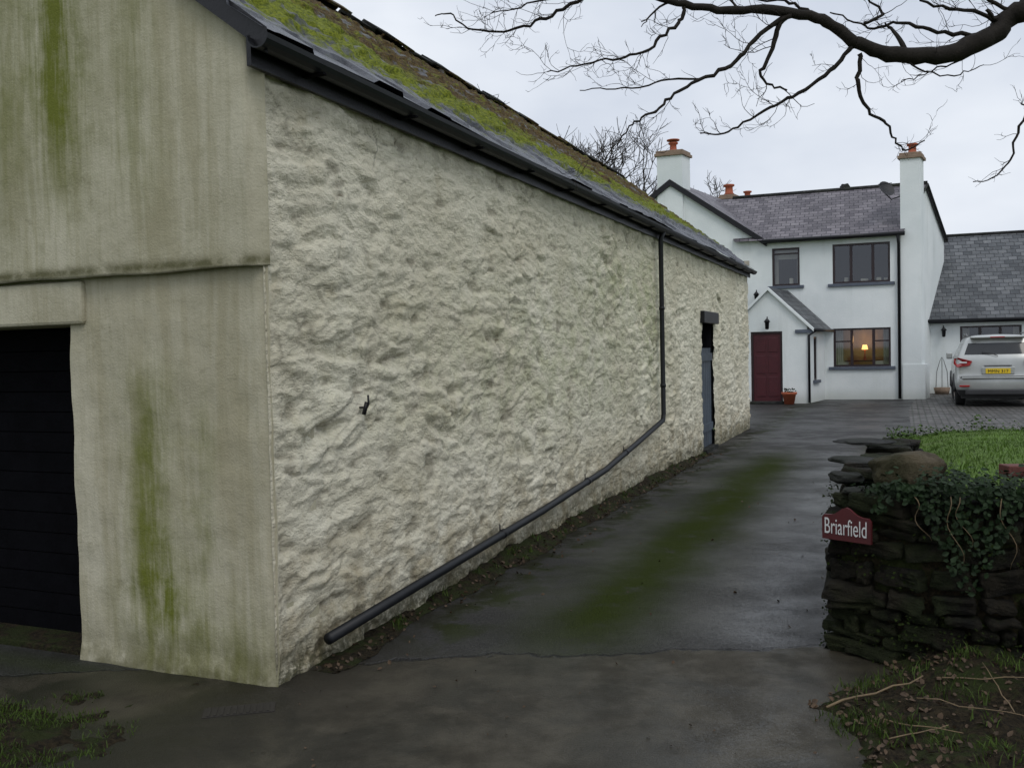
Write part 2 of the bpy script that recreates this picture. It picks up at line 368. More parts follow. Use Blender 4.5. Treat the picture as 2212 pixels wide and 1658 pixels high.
for a,b in((DS0,DS0-.03),(DS1,DS1+.03)):
    box('door_reveal',BF,min(a,b),max(a,b),.03,.35,0,DH,MBLK,barn)  # reveals coloured black to stand in for shade inside the doorway
box('side_door_back',BF,DS0-.1,DS1+.1,.9,.95,0,2.2,MDOORBK,barn)
box('side_door_head',BF,DS0-.1,DS1+.1,.06,.95,DH,2.1,MBLK,barn)
box('side_door_lintel',BF,DS0-.12,DS1+.12,-.075,.02,1.98,2.16,MBLK,barn,.01)
for i in range(6):
    w=(DS1-DS0-.06)/6; box('door_plank',BF,DS0+.03+i*w,DS0+.03+(i+1)*w-.008,.04,.07,.06,1.60,MBLUE,barn)
for z in(.3,1.4): box('door_brace',BF,DS0+.03,DS1-.03,.015,.04,z,z+.12,MBLUE,barn)
box('door_sill',BF,DS0-.02,DS1+.02,-.06,.2,0,.05,MSLT,barn)
JT=1.28
def glow(u,v):
    t=-.012+u*(JT+.012); z=v*2.05; return BF(.014*noise.noise(V((t*2,z*2,0)))-.006*noise.noise(V((t*7,z*7,4))) +.02*sm(t,.06,-.02)-.02*sm(.12-z,0,.12),t+.010*noise.noise(V((z*3,5,t))),z)
grid('gable_lower_render',glow,80,120,MG,barn)
box('gable_pier',BF,.05,.4,.02,JT-.01,0,2.0,MG,barn)
box('gable_over_lintel',BF,.012,.3,JT-.05,4.1,2.0,2.06,MG,barn)
def roofz(t): return 3.12+(min(t,5.2-t)+.12)*(2.08/2.72)
def gup(u,v):
    t=-.02+u*5.24; zb=2.045+.010*noise.noise(V((t*2.3,0,0))); z=zb+(roofz(t)-.03-zb)*max(0,(v-.03)/.97)
    k=sm(v,0,.03)*sm(t,-.025,.03)
    s=.03-(.085-.014*noise.noise(V((t*1.7,z*1.7,0))))*k
    z-=.006*k*(1-sm(v,.03,.05))
    return BF(s,t,z)
grid('gable_upper_render',gup,230,110,MG,barn)
box('gable_lintel',BF,-.03,.3,1.156,4.1,1.80,2.03,MG,barn,.018)
for i in range(16):
    z=.02+i*.118; box('garage_door_slat',BF,.26,.29,1.2,3.7,z,z+.112,MDOORBK,barn)
box('garage_door_panel',BF,.295,.33,1.2,3.7,.0,1.9,MDOORBK,barn)
box('garage_threshold',BF,.03,.4,JT+.01,3.7,-.02,.035,MDT,barn,.01)
box('garage_jamb',BF,0,.4,3.7,5.2,0,2.02,MG,barn)
box('back_wall',BF,0,BL,5.0,5.2,0,3.1,MR,barn)
poly('far_gable',[BF(BL,0,0),BF(BL,5.2,0),BF(BL,5.2,3.1),BF(BL,2.6,5.15),BF(BL,0,3.05)],MR,barn)
RL=math.hypot(2.72,2.08); rn=(W*(-2.08)+V((0,0,2.72)))/RL
def roof(u,v):
    s=-.12+u*(BL+.25); d=v*RL; k=(d/.24)%1.0
    t=-.12+2.72*v; z=3.12+2.08*v
    jo=.014*noise.cell(V((math.floor(d/.24)*3.1,math.floor(s/.3+.5*(math.floor(d/.24)%2)),1)))
    mo_=max(0,noise.fractal(V((s*5,d*5,2)),.8,2.1,4)+.25)*.05*sm(d,.22,.55)
    h=(1-k)*.016+jo+mo_+.03*noise.noise(V((s*.5,d*.6,0)))-.02
    return BF(s,t,z)+rn*h
grid('mossy_roof',roof,460,150,MMR,barn)
quad('rear_roof',[BF(-.12,5.32,3.12),BF(BL+.13,5.32,3.12),BF(BL+.13,2.6,5.2),BF(-.12,2.6,5.2)],MS2,barn)
for k in range(34):
    s0=-.12+k*.445; dz=rr(-.018,.018); tl=rr(-.015,.015); gap=rr(.0,.04)
    vs=[];
    for s,dd in((s0,dz),(s0+.435-gap,dz+tl)):
        for t,z in((-.17,-.085),(-.06,.0),(0,.04),(.06,.0),(.17,-.085),(.15,-.10),(0,.0),(-.15,-.10)): vs.append(BF(s,2.6+t,5.235+z+dd))
    fs=[(i,(i+1)%8,8+(i+1)%8,8+i) for i in range(8)]+[tuple(range(8)),tuple(range(15,7,-1))]
    mo('ridge_tile',vs,fs,MSLT if R()<.6 else MMR,barn)
box('fascia',BF,-.1,BL+.1,-.045,-.02,2.96,3.10,MBLK,barn)
prof=[(math.cos(a)*.062,math.sin(a)*.062) for a in [math.pi+math.pi*i/8 for i in range(9)]]
prof=prof+[(x*.88,z*.88) for x,z in prof[::-1]]
vs=[]
for s in(-.14,BL+.14):
    for x,z in prof: vs.append(BF(s,-.112-x,3.08+z))
n=len(prof); fs=[(i,(i+1)%n,n+(i+1)%n,n+i) for i in range(n)]+[tuple(range(n)),tuple(range(2*n-1,n-1,-1))]
mo('gutter',vs,fs,MPL,barn,smooth=False)
for k in range(16): 
    s=.3+k*.95; box('gutter_bracket',BF,s,s+.03,-.17,-.045,3.008,3.02,MDOORBK,barn)
poly('verge_board',[BF(-.10,-.14,3.0),BF(-.10,-.14,3.12),BF(-.10,2.6,5.2),BF(-.10,2.6,5.06)],MBLK,barn)
pp=[(7.61,3.05),(7.61,.80),(7.57,.72),(6.4,.565),(5.15,.41),(3.4,.295),(1.8,.22),(.33,.145)]
pts=[BF(7.61,-.12,3.04)]+[BF(s,-.08,z-(.1 if i==0 else 0)) for i,(s,z) in enumerate(pp)]
tube('downpipe',pts,.030,MPL,barn,12)
for s,z,ax in((7.61,2.1,1),(7.61,1.15,1),(4.6,.375,0),(2.6,.259,0),(5.9,.505,0)):
    if ax: tube('pipe_clip',[BF(s,-.08,z-.02),BF(s,-.08,z+.02)],.036,MPL,barn)
    else: 
        tube('pipe_clip',[BF(s-.025,-.08,z-.003),BF(s+.025,-.08,z+.004)],.035,MPL,barn); tube('pipe_spike',[BF(s,-.055,z),BF(s,-.055,z+.07)],.005,MPL,barn,6)
tube('wall_hook',[BF(.815,.0,1.31),BF(.815,-.05,1.31),BF(.815,-.06,1.33),BF(.815,-.058,1.38)],.006,MBLK,barn,8)
tube('wall_hook_base',[BF(.81,-.03,1.27),BF(.82,-.045,1.34)],.012,MBLK,barn,8)
def bank(u,v):
    s=.25+u*10.1; f=sm(s,.2,2.5)*sm(s,11,8)
    w=.15+.10*noise.noise(V((s*1.1,0,0)))+.04*noise.noise(V((s*6,0,0))); n=noise.fractal(V((s*5,v*2,0)),.8,2,4)
    return BF(s,.02-(w+.02)*v,(.09+.05*noise.noise(V((s*.8,1,0))))*f*(1-v)**1.3+.010*n*(1-v)+.003)
grid('soil_bank',bank,300,10,MDT)
vs=[];fs=[]
for _ in range(650):
    u=R(); v=R()**.7*1.1; p=bank(u,min(v,1)); 
    if v>1: p=p-W*rr(0,.2)
    leaf_geo(vs,fs,p+V((0,0,.006)),rr(.015,.035))
for _ in range(50):
    p=BF(rr(.3,9),-rr(.1,2.3),.006); leaf_geo(vs,fs,p,rr(.012,.028))
for _ in range(40):
    leaf_geo(vs,fs,V((rr(-1.6,1.4),rr(3.4,4.7),.006)),rr(.008,.02))
mo('leaf_litter',vs,fs,MDRYLEAF)
sp=[]
for _ in range(45):
    u=R(); p=bank(u,rr(.1,.9))
    for k in range(12): sp.append(p+V((rr(-.03,.03),rr(-.03,.03),0)))
blades('wall_weeds',sp,MGRD,None,(.02,.06),.003)
# ================================================================ RIGHT GARDEN WALL
path=[V((2.72,6.9,0)),V((1.655,4.84,0)),V((1.90,4.57,0)),V((2.28,4.40,0)),V((3.6,4.20,0)),V((8,4.2,0))]
seg=[(path[i+1]-path[i]).length for i in range(5)]; TL=sum(seg)
def pth(d):
    for i,l in enumerate(seg):
        if d<=l or i==4:
            t=(path[i+1]-path[i]).normalized(); return path[i]+t*d,t,V((-t.y,t.x,0))
        d-=l
bm=bmesh.new()
def stone(c,t,n,lx,ly,lz):
    r=bmesh.ops.create_cube(bm,size=1)
    ang=rr(-.16,.16)
    for v in r['verts']:
        q=v.co.copy(); q=V((q.x*lx*rr(.70,1.04),q.y*ly*rr(.78,1.12),q.z*lz*rr(.62,1.10)))
        v.co=c+t*q.x+n*q.y+V((0,0,q.z+q.x*ang))
z=0
while z<.90:
    hz=rr(.05,.125); d=rr(0,.1)
    while d<TL-.1:
        lx=rr(.07,.34)
        p,t,n=pth(d+lx/2); top=.81+.06*noise.noise(V((d*2,0,0)))+(.05 if d<1.9 else 0)
        zz=z+.03*noise.noise(V((d*2.2,z*3,4)))
        bat=.05*(1-z)+.03*noise.noise(V((d*1.8,z*2.5,9)))
        if z<top: stone(p+n*(.16-bat+rr(-.03,.03))+V((0,0,max(zz,0)+hz/2)),t,n,lx-.004,.28,hz*rr(.85,1.1))
        d+=lx
    z+=hz
me=bpy.data.meshes.new('stone_wall'); bm.to_mesh(me); bm.free(); me.materials.append(MST)
swall=empty('stone_wall',(1.66,4.84,0)); so=bpy.data.objects.new('stones',me); COL.objects.link(so); par(so,swall)
md=so.modifiers.new('b','BEVEL'); md.width=.015; md.segments=2
md=so.modifiers.new('s','SUBSURF'); md.subdivision_type='SIMPLE'; md.levels=2; md.render_levels=2
tx=bpy.data.textures.new('stone_rough','CLOUDS'); tx.noise_scale=.05
md=so.modifiers.new('d','DISPLACE'); md.texture=tx; md.strength=.045; md.texture_coords='GLOBAL'
vs=[];fs=[]
for i,d in enumerate([x*TL/60 for x in range(61)]):
    p,t,n=pth(d); b=len(vs); vs+=[p+n*.05,p+n*.30,p+n*.30+V((0,0,.78)),p+n*.05+V((0,0,.78))]
    if i: fs+=[(b-4+k,b-4+(k+1)%4,b+(k+1)%4,b+k) for k in range(4)]
mo('wall_core',vs,fs,MDT,swall)
def rock(name,c,sz,mat,parent=None,seed=0,rot=0):
    b=bmesh.new(); bmesh.ops.create_icosphere(b,subdivisions=4,radius=1)
    for v in b.verts:
        q=v.co.copy(); q=V([math.copysign(abs(x)**.7,x) for x in q]); k=1+.20*noise.noise(q*1.5+V((seed,0,0)))+.08*noise.noise(q*4+V((seed,0,0)))
        q=V((q.x*sz[0],q.y*sz[1],q.z*sz[2]))*k; v.co=Matrix.Rotation(rot,3,'Z')@q+V(c)
    me=bpy.data.meshes.new(name); b.to_mesh(me); b.free(); me.materials.append(mat)
    for p in me.polygons: p.use_smooth=True
    o=bpy.data.objects.new(name,me); COL.objects.link(o); return par(o,parent)
rock('boulder',(2.03,4.76,.935),(.185,.12,.10),MBO,None,3,-.2)
rock('cap_stone',(2.34,6.15,.955),(.17,.17,.012),MSLT,swall,8,.2)
rock('cap_stone',(2.05,5.5,.91),(.12,.18,.018),MSLT,swall,5,.4)
rock('cap_stone',(1.80,5.00,.885),(.08,.10,.03),MSLT,swall,9,.1)
rock('cap_stone',(1.80,4.80,.84),(.08,.07,.018),MSLT,swall,12,.1)
box('loose_brick',lambda a,c,z: V((2.52+a,4.7+c*1.0-a*.15,z)),0,.22,0,.1,.90,.965,MBRICK,None,.006)
vs=[];fs=[];v2=[];f2_=[]
dI0=seg[0]+.38
for _ in range(9000):
    d=dI0+R()**1.1*2.8+rr(-.15,.1); p,t,n=pth(d); k=R(); cl=noise.noise(V((d*5,k*3,0)))
    if k<.55:
        q=p+n*rr(-.06,.36)+V((0,0,.86+.06*R()+.04*cl+.07*noise.noise(V((d*9,2,0)))))
        if R()<.2: q.z+=rr(0,.07)
        nn=V((rr(-.8,.8),rr(-.9,.4),1)).normalized()
    else:
        drop=(R()**1.6)*max(.08,(.27+.36*noise.noise(V((d*3.5,9,0))))); q=p-n*rr(-.01,.07)+V((0,0,.90-drop)); nn=(V((rr(-.7,.7),rr(-.7,.7),rr(-.2,.9)))-n*1.0).normalized()
    leaf_geo(vs,fs,q,rr(.014,.038),nn)
for _ in range(600):
    q=V((1.88+rr(-.1,.40),4.83+rr(-.19,.15),.82+R()*.05)); leaf_geo(vs,fs,q,rr(.014,.030))
for _ in range(6500):
    d=seg[0]-.3+R()*3.4; p,t,n=pth(d); z=R()**1.2*.85
    if noise.noise(V((d*2.6,z*4,3)))+.35*noise.noise(V((d*9,z*12,3)))<.12: continue
    leaf_geo(v2,f2_,p-n*(rr(-.02,.035)+.03*(1-z))+V((0,0,z)),rr(.008,.020))
ivy=empty('ivy',(2.3,4.4,.9)); mo('ivy_leaves',vs,fs,MIVY,ivy); mo('wall_moss',v2,f2_,MMOSS,swall)
vs=[];fs=[]
for d0,ln in((dI0+.20,.33),(dI0+.24,.25),(dI0+.42,.34),(dI0+.9,.3),(dI0+.05,.22)):
    pts=[]
    for k in range(12):
        p,t,n=pth(d0+.022*math.sin(k*.7+d0*7)+.006*k); pts.append(p-n*(.06+.015*math.sin(k))+V((0,0,.86-ln*k/11)))
    tube_geo(pts,[.0026*(1-k/16) for k in range(12)],5,vs,fs)
mo('ivy_stems',vs,fs,MSTEM,ivy,True)
sg=empty('house_name_sign',(1.72,4.7,.7)); MSG=simple('sign_maroon',(.07,.008,.010),.5,.15); MSW=simple('sign_lettering_white',(.62,.62,.60),.5,.03)
sd=(V((1.90,4.57,0))-V((1.655,4.84,0))).normalized(); sn=V((-sd.y,sd.x,0)); so_=V((1.645,4.815,0))-sn*.065
SWd,sz0,sz1=.262,.605,.725
pr=[(0,sz0)]+[(SWd,sz0),(SWd,sz1-.01)]
for k in range(13):
    x=1-k/12.; b=.045*math.exp(-((x-.5)/.2)**2); pr.append((.012+(SWd-.024)*x,sz1+.006+b))
pr.append((0,sz1-.01))
def plate(name,pr,o0,o1,mat):
    vs=[so_+sd*x-sn*o0+V((0,0,z)) for x,z in pr]+[so_+sd*x-sn*o1+V((0,0,z)) for x,z in pr]; n=len(pr)
    return mo(name,vs,[tuple(range(n)),tuple(range(2*n-1,n-1,-1))]+[(i,(i+1)%n,n+(i+1)%n,n+i) for i in range(n)],mat,sg,fix=True)
plate('sign_board',pr,-.006,.012,MSG)
def text(name,body,loc,xd,up,width,height,mat,parent,off=0):
    c=bpy.data.curves.new(name,'FONT'); c.body=body; c.size=1; c.extrude=.01; c.align_x='CENTER'; c.offset=off
    o=bpy.data.objects.new(name,c); COL.objects.link(o); bpy.context.view_layer.update()
    dim=o.dimensions.copy(); kx=width/dim.x; ky=height/dim.y; nn=xd.cross(up)
    m=Matrix.Identity(4)
    for i in range(3): m[i][0]=xd[i]*kx; m[i][1]=up[i]*ky; m[i][2]=nn[i]*.08; m[i][3]=loc[i]
    dg=bpy.context.evaluated_depsgraph_get(); me=bpy.data.meshes.new_from_object(o.evaluated_get(dg)); me.transform(m); bpy.data.objects.remove(o)
    me.materials.clear(); me.materials.append(mat)
    ob=bpy.data.objects.new(name,me); COL.objects.link(ob); return par(ob,parent)
text('sign_text','Briarfield',so_+sd*(SWd*.49)-sn*.014+V((0,0,sz0+.03)),sd,V((0,0,1)),SWd*.86,.082,MSW,sg,-.004)
def verge(u,v):
    y=4.55-v*2.6; x0=1.28+.12*noise.noise(V((y*2,0,0)))+.5*sm(y,4.05,4.5); x=x0+u*u*6
    e=sm(u*u*6,0,.5); return V((x,y,-.02+.035*sm(u*u*6,0,.12)+.03*noise.fractal(V((x*7,y*7,2)),.8,2,4)*(1-e)+e*(.05+.05*noise.fractal(V((x*3,y*3,0)),.8,2,4)+.05*sm(y,3.9,4.5))))
grid('verge',verge,140,110,MDT)
sp=[]
for _ in range(420):
    p=verge(rr(.05,.75),rr(.05,.95)); 
    if noise.noise(V((p.x*3,p.y*3,5)))<-.1: continue
    for k in range(14): sp.append(p+V((rr(-.06,.06),rr(-.06,.06),-.005)))
blades('verge_grass',sp,MGRD,None,(.02,.07),.003)
vs=[];fs=[]
for _ in range(2600): leaf_geo(vs,fs,verge(R()**.8*.8,rr(0,1))+V((0,0,.008)),rr(.012,.035))
mo('verge_leaves',vs,fs,MDRYLEAF)
vs=[];fs=[]
for a,b,r in(((1.32,3.95,.04),(1.80,4.06,.12),.006),((1.5,3.75,.06),(1.72,3.55,.08),.003),((1.7,3.9,.09),(2.1,3.6,.1),.003),((1.9,4.1,.1),(2.4,4.0,.12),.003),((1.45,3.6,.05),(1.7,3.62,.08),.003),((2.0,3.7,.1),(2.1,4.15,.15),.003)):
    a=V(a);b=V(b); pts=[a.lerp(b,k/6)+V((rr(-.008,.008),rr(-.008,.008),rr(-.005,.008))) for k in range(7)]; tube_geo(pts,[r*(1-.08*k) for k in range(7)],6,vs,fs)
mo('fallen_twigs',vs,fs,MSTEM,None,True)
def lpatch(u,v):
    y=3.0+v*1.55; x=-1.55+.25*noise.noise(V((y*2.5,3,0)))-u*3.4; e=sm(u*3.4,0,.7)*sm(v,0,.3)*sm(1-v,0,.35)
    return V((x,y,-.022+e*.05+.03*noise.fractal(V((x*6,y*6,0)),.8,2,5)))
grid('grass_patch',lpatch,130,80,MDT)
sp=[]
for _ in range(1300):
    p=lpatch(rr(.05,.6),rr(.1,.9))
    if p.z<.0 or noise.noise(V((p.x*3,p.y*3,5)))<-.1: continue
    for k in range(14): sp.append(p+V((rr(-.06,.06),rr(-.06,.06),-.004)))
blades('patch_grass',sp,MGRD,None,(.01,.035),.0025)
dr=empty('drain_cover',(-1.26,4.12,0))
def DF(a,c,z): return V((-1.42,4.08,0))+V((.97,.2,0))*a+V((-.2,.97,0))*c+V((0,0,z))
box('drain_frame',DF,0,.32,0,.12,-.02,.003,MIRON,dr)
for i in range(10): box('drain_bar',DF,.02+i*.029,.034+i*.029,.01,.11,.003,.006,MIRON,dr)
# ================================================================ HOUSE
house=empty('white_house',H)
def wallopen(name,fr,a0,a1,z0,z1,c,ops,mat,parent,dep=.16):
    A_=sorted({a0,a1,*[o[0] for o in ops],*[o[1] for o in ops]}); Z_=sorted({z0,z1,*[o[2] for o in ops],*[o[3] for o in ops]})
    vs=[];fs=[]
    def q(*p):
        b=len(vs); vs.extend(p); fs.append((b,b+1,b+2,b+3))
    for i in range(len(A_)-1):
        for j in range(len(Z_)-1):
            ma_,mz=(A_[i]+A_[i+1])/2,(Z_[j]+Z_[j+1])/2
            if any(o[0]<ma_<o[1] and o[2]<mz<o[3] for o in ops): continue
            q(fr(A_[i],c,Z_[j]),fr(A_[i+1],c,Z_[j]),fr(A_[i+1],c,Z_[j+1]),fr(A_[i],c,Z_[j+1]))
    for o in ops:
        x0,x1,y0,y1=o[:4]
        q(fr(x0,c,y0),fr(x0,c+dep,y0),fr(x0,c+dep,y1),fr(x0,c,y1)); q(fr(x1,c,y0),fr(x1,c+dep,y0),fr(x1,c+dep,y1),fr(x1,c,y1))
        q(fr(x0,c,y0),fr(x1,c,y0),fr(x1,c+dep,y0),fr(x0,c+dep,y0)); q(fr(x0,c,y1),fr(x1,c,y1),fr(x1,c+dep,y1),fr(x0,c+dep,y1))
    return mo(name,vs,fs,mat,parent)
def window(fr,a0,a1,z0,z1,c,parent,mull=(),tran=(),sill=True,fm=None,cur=True,f=.055):
    fm=fm or MFR; b=lambda n,*k: box(n,fr,*k,fm,parent)
    c0,c1=c+.03,c+.10
    b('window_frame',a0,a0+f,c0,c1,z0,z1); b('window_frame',a1-f,a1,c0,c1,z0,z1)
    b('window_frame',a0+f,a1-f,c0,c1,z0,z0+f); b('window_frame',a0+f,a1-f,c0,c1,z1-f,z1)
    for m_ in mull: b('window_mullion',a0+(a1-a0)*m_-.035,a0+(a1-a0)*m_+.035,c0+.003,c1-.003,z0+f,z1-f)
    for (x0,x1,t_) in tran: b('window_transom',a0+(a1-a0)*x0+.03,a0+(a1-a0)*x1-.03,c0+.006,c1-.006,z0+(z1-z0)*t_-.02,z0+(z1-z0)*t_+.02)
    quad('window_glass',[fr(a0+f*.5,c+.08,z0+f*.5),fr(a1-f*.5,c+.08,z0+f*.5),fr(a1-f*.5,c+.08,z1-f*.5),fr(a0+f*.5,c+.08,z1-f*.5)],MGL,parent)
    box('room_back',fr,a0-.5,a1+.5,c+1.6,c+1.65,z0-.4,z1+.3,MINT,parent)
    if cur:
        w=(a1-a0)*.13
        for q0 in(a0+.03,a1-w-.03): 
            vs=[];fs=[]
            for k in range(13):
                a=q0+w*k/12; cc=c+.22+.025*math.sin(k*1.9); vs+=[fr(a,cc,z0),fr(a,cc,z1)]
                if k: fs.append((2*k-2,2*k,2*k+1,2*k-1))
            mo('curtain',vs,fs,MCUR,parent)
    if sill: box('window_sill',fr,a0-.12,a1+.12,c-.07,c+.03,z0-.09,z0,MSILL,parent,.008)
EZ=4.84
ops=[(.315,1.88,3.39,4.54),(2.80,3.59,3.40,4.52),(.315,1.88,.96,2.08)]
wallopen('front_wall',HF,0,9.3,0,EZ,0,ops,MW,house)
window(HF,*ops[0],0,house,mull=(.3,.68),cur=False); window(HF,*ops[1],0,house,mull=(),tran=((0,1,.85),)); window(HF,*ops[2],0,house,mull=(.3,.68),tran=((0,.3,.66),(.68,1,.66)))
box('window_blind',HF,2.88,3.5,.2,.21,4.20,4.48,MCUR,house)
for a,zb,w,h in((.6,3.42,.12,.12),(.95,3.42,.2,.1),(1.5,3.42,.1,.16),(.55,.99,.25,.12),(1.5,.99,.3,.1),(3.05,3.43,.1,.2),(.42,3.42,.1,.1)):
    box('sill_ornament',HF,a,a+w,.2,.28,zb,zb+h,MCUR,house,.01)
lathe('table_lamp_shade',[(.09,0),(.06,.14),(.0,.14)],HF(1.15,.7,1.45),MLAMP,house)
lathe('table_lamp_base',[(.05,0),(.03,.1),(.02,.32)],HF(1.15,.7,1.13),MTER,house)
box('side_table',HF,.7,1.7,.6,.9,1.09,1.13,MRED,house)
box('room_wall',HF,.0,2.2,1.3,1.35,.6,2.5,simple('room_wallpaper',(.26,.21,.13),.9),house)
ld=bpy.data.lights.new('table_lamp_bulb','POINT'); ld.energy=6; ld.color=(1,.50,.18); ld.shadow_soft_size=.08
lo=bpy.data.objects.new('table_lamp_bulb',ld); lo.location=HF(1.15,.9,1.75); COL.objects.link(lo); par(lo,house)
AP,AZ=6.57,6.76
poly('wing_gable',[HF(3.87,0.001,EZ-.01),HF(9.27,0.001,EZ-.01),HF(AP,0.001,AZ)],MW,house)
RE=V((14.5,31.0,0)); RM=(H+RE)/2; RZ=6.52; RC=2.8; up=lambda p,z: V((p.x,p.y,z)); D=5.5
g2=V((3.26,4.4,0)).normalized(); 
poly('right_gable',[up(H,0),up(RE,0),up(RE,EZ+.2),up(RM,RZ-.03),up(H,EZ)],MW,house)
poly('left_wall',[HF(9.3,0,0),HF(9.3,8,0),HF(9.3,8,EZ),HF(9.3,0,EZ)],MW,house)
poly('rear_wall',[up(RE,0),HF(9.3,D+1,0),HF(9.3,D+1,EZ),up(RE,EZ+.2)],MW,house)
quad('main_roof_front',[HF(-.08,-.22,EZ-.08),HF(4.6,-.22,EZ-.08),HF(6.3,RC,RZ),up(RM-E*.10,RZ)],MS1,house)
quad('main_roof_back',[up(RE-E*.1+g2*.2,EZ+.1),HF(6.3,D+.2,EZ-.08),HF(6.3,RC,RZ-.002),up(RM-E*.10,RZ-.002)],MS1,house)
k=(AZ-EZ)/(AP-3.87)
quad('wing_roof_right',[HF(3.72,-.12,EZ-.15*k+.04),HF(3.72,8,EZ-.15*k+.04),HF(AP,8,AZ+.05),HF(AP,-.12,AZ+.05)],MS1,house)
quad('wing_roof_left',[HF(9.42,-.12,EZ-.15*k+.04),HF(9.42,8,EZ-.15*k+.04),HF(AP,8,AZ+.05),HF(AP,-.12,AZ+.05)],MS1,house)
for a in(3.72,9.42):
    vs=[]
    for c in(-.13,-.03):
        vs+=[HF(a,c,EZ-.15*k-.14),HF(a,c,EZ-.15*k+.045),HF(AP,c,AZ+.06),HF(AP,c,AZ-.13)]
    mo('bargeboard',vs,[(0,1,2,3),(7,6,5,4),(0,4,5,1),(1,5,6,2),(3,2,6,7),(0,3,7,4)],MBLK,house,fix=True)
box('main_fascia',HF,-.1,3.78,-.2,-.16,EZ-.17,EZ-.09,MBLK,house)
tube('main_gutter',[HF(-.12,-.25,EZ-.11),HF(3.8,-.25,EZ-.11)],.055,MBLK,house)
tube('main_ridge',[up(RM-E*.1,RZ+.01),HF(5.6,RC,RZ+.01)],.07,MSLT,house)
tube('verge_trim',[up(H-E*.06,EZ-.02),up(RM-E*.10,RZ-.02),up(RE-E*.1,EZ+.16)],.04,MSLT,house,6)
tube('main_downpipe',[HF(.07,-.25,EZ-.12),HF(.07,-.09,EZ-.4),HF(.07,-.09,.02)],.042,MBLK,house)
def stack(a0,a1,c0,c1,z0,z1,pots,nm,ps=1):
    box(nm,HF,a0,a1,c0,c1,z0,z1,MW,house); box(nm+'_cap',HF,a0-.06,a1+.06,c0-.06,c1+.06,z1,z1+.09,MCAP,house,.01); box(nm+'_cap_top',HF,a0-.02,a1+.02,c0-.02,c1+.02,z1+.09,z1+.17,MCAP,house,.01)
    for a,c in pots:
        lathe('chimney_pot',[(r*ps,z*ps) for r,z in [(.13,0),(.15,.02),(.11,.07),(.10,.22),(.15,.25),(.15,.29),(.10,.30),(.08,.1)]],HF(a,c,z1+.17),MTER,house)
stack(-.50,.03,-.03,.6,0,6.85,[(-.25,.3)],'right_chimney')
box('chimney_shoulder',HF,-.60,-.0,-.05,.75,0,1.0,MW,house)
stack(6.20,6.98,-.06,.6,4.6,7.55,[(6.6,.3)],'left_chimney')
lathe('chimney_cowl',[(.0,.12),(.2,.1),(.2,.07),(.0,.05)],HF(6.6,.3,8.0),MTER,house)
stack(6.45,6.95,5.6,6.1,6,6.95,[(6.7,5.85)],'rear_chimney',1.3)
stack(5.75,6.3,5.6,6.1,6,6.75,[(6.05,5.85)],'rear_chimney')
vs=[];fs=[];cn=HF(.42,-.0,6.02); dirn=V((.25,-.8,.45)).normalized(); xx=dirn.orthogonal().normalized(); yy=dirn.cross(xx)
for i in range(6):
    r=.25*i/5
    for j in range(18): a=j*6.283/18; vs.append(cn+xx*math.cos(a)*r+yy*math.sin(a)*r+dirn*(r*r*1.0))
for i in range(5):
    for j in range(18): fs.append((i*18+j,i*18+(j+1)%18,(i+1)*18+(j+1)%18,(i+1)*18+j))
mo('satellite_dish',vs,fs,simple('dish_grey',(.03,.03,.033),.6),house,True)
tube('dish_arm',[cn-yy*.25,cn+dirn*.3],.012,MBLK,house,6); tube('dish_mast',[cn-dirn*.1,HF(.35,.5,5.8),HF(.03,.5,5.9)],.018,MBLK,house,6)
rock('ridge_vent',HF(2.1,RC,RZ+.1),(.14,.1,.1),MSLT,house,2)
pc=-2.0; PA,PZ=3.13,3.23; a0,a1=2.12,4.14; pe=2.15
wallopen('porch_front',HF,a0,a1,0,pe,pc,[(2.78,3.64,0,2.02)],MW,house,.12)
poly('porch_gable',[HF(a0,pc,pe),HF(a1,pc,pe),HF(PA,pc,PZ-.02)],MW,house)
SF=lambda a,c,z: HF(a0+c,pc+a,z)
wallopen('porch_side',SF,0,2.0,0,pe,0,[(.72,1.12,.62,1.85)],MW,house,.12); window(SF,.72,1.12,.62,1.85,0,house,cur=False,f=.05)
poly('porch_left',[HF(a1,pc,0),HF(a1,0,0),HF(a1,0,pe),HF(a1,pc,pe)],MW,house)
quad('porch_roof_right',[HF(1.92,pc-.1,2.07),HF(1.92,-.01,2.07),HF(PA,-.01,PZ+.02),HF(PA,pc-.1,PZ+.02)],MS2,house)
quad('porch_roof_left',[HF(4.34,pc-.1,2.07),HF(4.34,-.01,2.07),HF(PA,-.01,PZ+.02),HF(PA,pc-.1,PZ+.02)],MS2,house)
for a in(1.92,4.34):
    vs=[]
    for c in(pc-.11,pc-.03): vs+=[HF(a,c,1.99),HF(a,c,2.075),HF(PA,c,PZ+.03),HF(PA,c,PZ-.055)]
    mo('porch_verge',vs,[(0,1,2,3),(7,6,5,4),(0,4,5,1),(1,5,6,2),(3,2,6,7),(0,3,7,4)],MW,house,fix=True)
tube('porch_gutter',[HF(1.88,pc-.1,2.03),HF(1.88,-.02,2.03)],.045,MBLK,house)
tube('porch_downpipe',[HF(1.9,pc-.02,2.0),HF(2.06,pc-.05,1.88),HF(2.06,pc-.05,.02)],.035,MBLK,house)
box('porch_beam',HF,1.92,2.42,pc-.06,pc-.004,1.95,2.05,MSILL,house)
box('front_door',HF,2.84,3.58,pc+.06,pc+.10,.05,1.96,MRED,house); 
for q in((2.78,2.84,0,2.02),(3.58,3.64,0,2.02)): box('door_frame',HF,q[0],q[1],pc+.03,pc+.11,q[2],q[3],MFR,house)
box('door_frame_head',HF,2.84,3.58,pc+.03,pc+.11,1.96,2.02,MFR,house)
